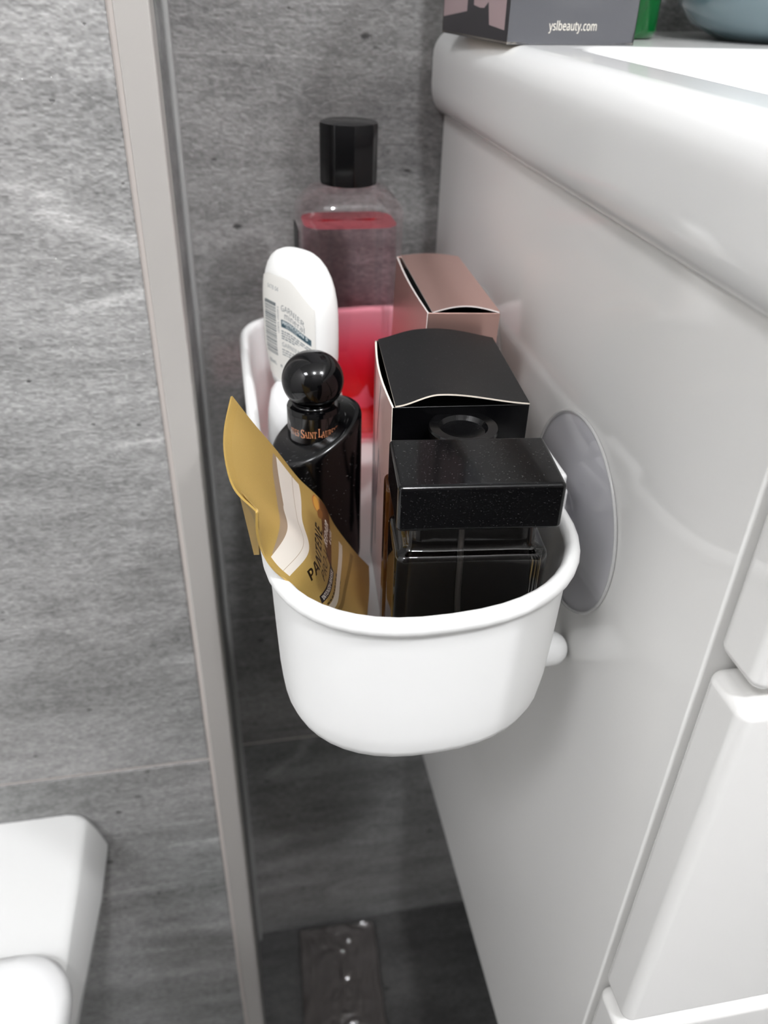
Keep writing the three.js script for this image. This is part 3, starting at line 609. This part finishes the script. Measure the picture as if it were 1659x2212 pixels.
  const t = thing('sachet', 'creased gold hair mask sachet leaning over the left front rim of the basket', 'sachet', P(0.3, YF, -1.95));
  const sh = sheet(surf, 44, 60, 0.0008);
  part('front_film', at(sh.top, t), gold, t); part('back_film', at(sh.low, t), std({ color: 0x8d7440, roughness: 0.5, metalness: 0.2 }), t, 'plain brown gold back film');
  part('cut_edge', at(sh.edge, t), std({ color: 0xb8984f, roughness: 0.4, metalness: 0.3 }), t);
  const q = [P(-0.012, -1.072, -1.73), P(0.029, -1.063, -1.612), P(0.026, -1.2, -1.625), P(0.014, -1.21, -1.64)];
  const fl = sheet((s, v) => q[0].clone().lerp(q[1], s).lerp(q[3].clone().lerp(q[2], s), v), 6, 6, 0.0005);
  part('corner_flap', at(mergeGeometries([fl.faces, fl.edge]), t), std({ color: 0x9a7f48, roughness: 0.5, metalness: 0.2 }), t, 'folded back corner');
}

// ------------------------------------------------------------------ jar and green bottle on the basin, pack on the floor
{
  const b = thing('jar', 'rounded blue-grey glossy jar at the back of the washbasin', 'jar', P(2.16, -0.2, -3.36));
  const pr = [[0.0001, 0], [0.18, 0], [0.2, 0.004], [0.3, 0.05], [0.355, 0.11], [0.38, 0.19], [0.375, 0.28], [0.34, 0.36], [0.3, 0.39]].map(([r, y]) => [r * u, y * u]);
  part('jar_body', lathe(pr, 80), phy({ color: 0x62757b, roughness: 0.18, clearcoat: 0.4, clearcoatRoughness: 0.06 }), b);
  part('jar_lid', lathe([[0.3, 0.39], [0.31, 0.392], [0.315, 0.42], [0.29, 0.47], [0.0001, 0.48]].map(([r, y]) => [r * u, y * u]), 80), phy({ color: 0x5d6a70, roughness: 0.3 }), b);
}
{
  const b = thing('soap_bottle', 'translucent green plastic bottle on the washbasin between the dark carton and the jar', 'bottle', P(1.57, -0.2, -3.42));
  const pr = [[0.0001, 0], [0.11, 0], [0.125, 0.008], [0.13, 0.03], [0.13, 0.45], [0.12, 0.5], [0.05, 0.56], [0.045, 0.6]].map(([r, y]) => [r * u, y * u]);
  part('bottle_body', lathe(pr, 56), phy({ color: 0x0b6f30, roughness: 0.08, transmission: 0.6, thickness: 0, ior: 1.46 }), b);
  part('cap', lathe([[0.06, 0.59], [0.06, 0.68], [0.0001, 0.69]].map(([r, y]) => [r * u, y * u]), 40), M.plastic, b);
}
{
  const b = thing('wrapped_pack', 'flat dark pack in crinkled shiny film lying on the floor by the tiled wall', 'package', P(0.46, -6.786, -3.3), -0.05);
  const w = 0.64 * u, d = 0.95 * u;
  const hN = (x, z) => 0.005 * vnoise(x * 160 + 9, z * 220 + z * x * 3000 + 5, 21) + 0.0028 * vnoise(x * 420 + z * 200, z * 500, 22);
  const rings = [];
  const top = (i) => rrect(-w / 2 + i, w / 2 - i, -d / 2 + i, d / 2 - i, 0.006, (x, z) => 0.009 + hN(x, z), L3, 4, 14);
  rings.push(rrect(-w / 2 + 0.002, w / 2 - 0.002, -d / 2 + 0.002, d / 2 - 0.002, 0.006, 0.0003, L3, 4, 14), rrect(-w / 2, w / 2, -d / 2, d / 2, 0.006, 0.006, L3, 4, 14));
  for (let k = 0; k < 22; k++) rings.push(top(0.001 + k * 0.0019));
  part('film', loft(rings, { cap0: true, cap1: true }), phy({ color: 0x4c4846, roughness: 0.12, clearcoat: 1, clearcoatRoughness: 0.05 }), b);
}

renderer.render(scene, camera);
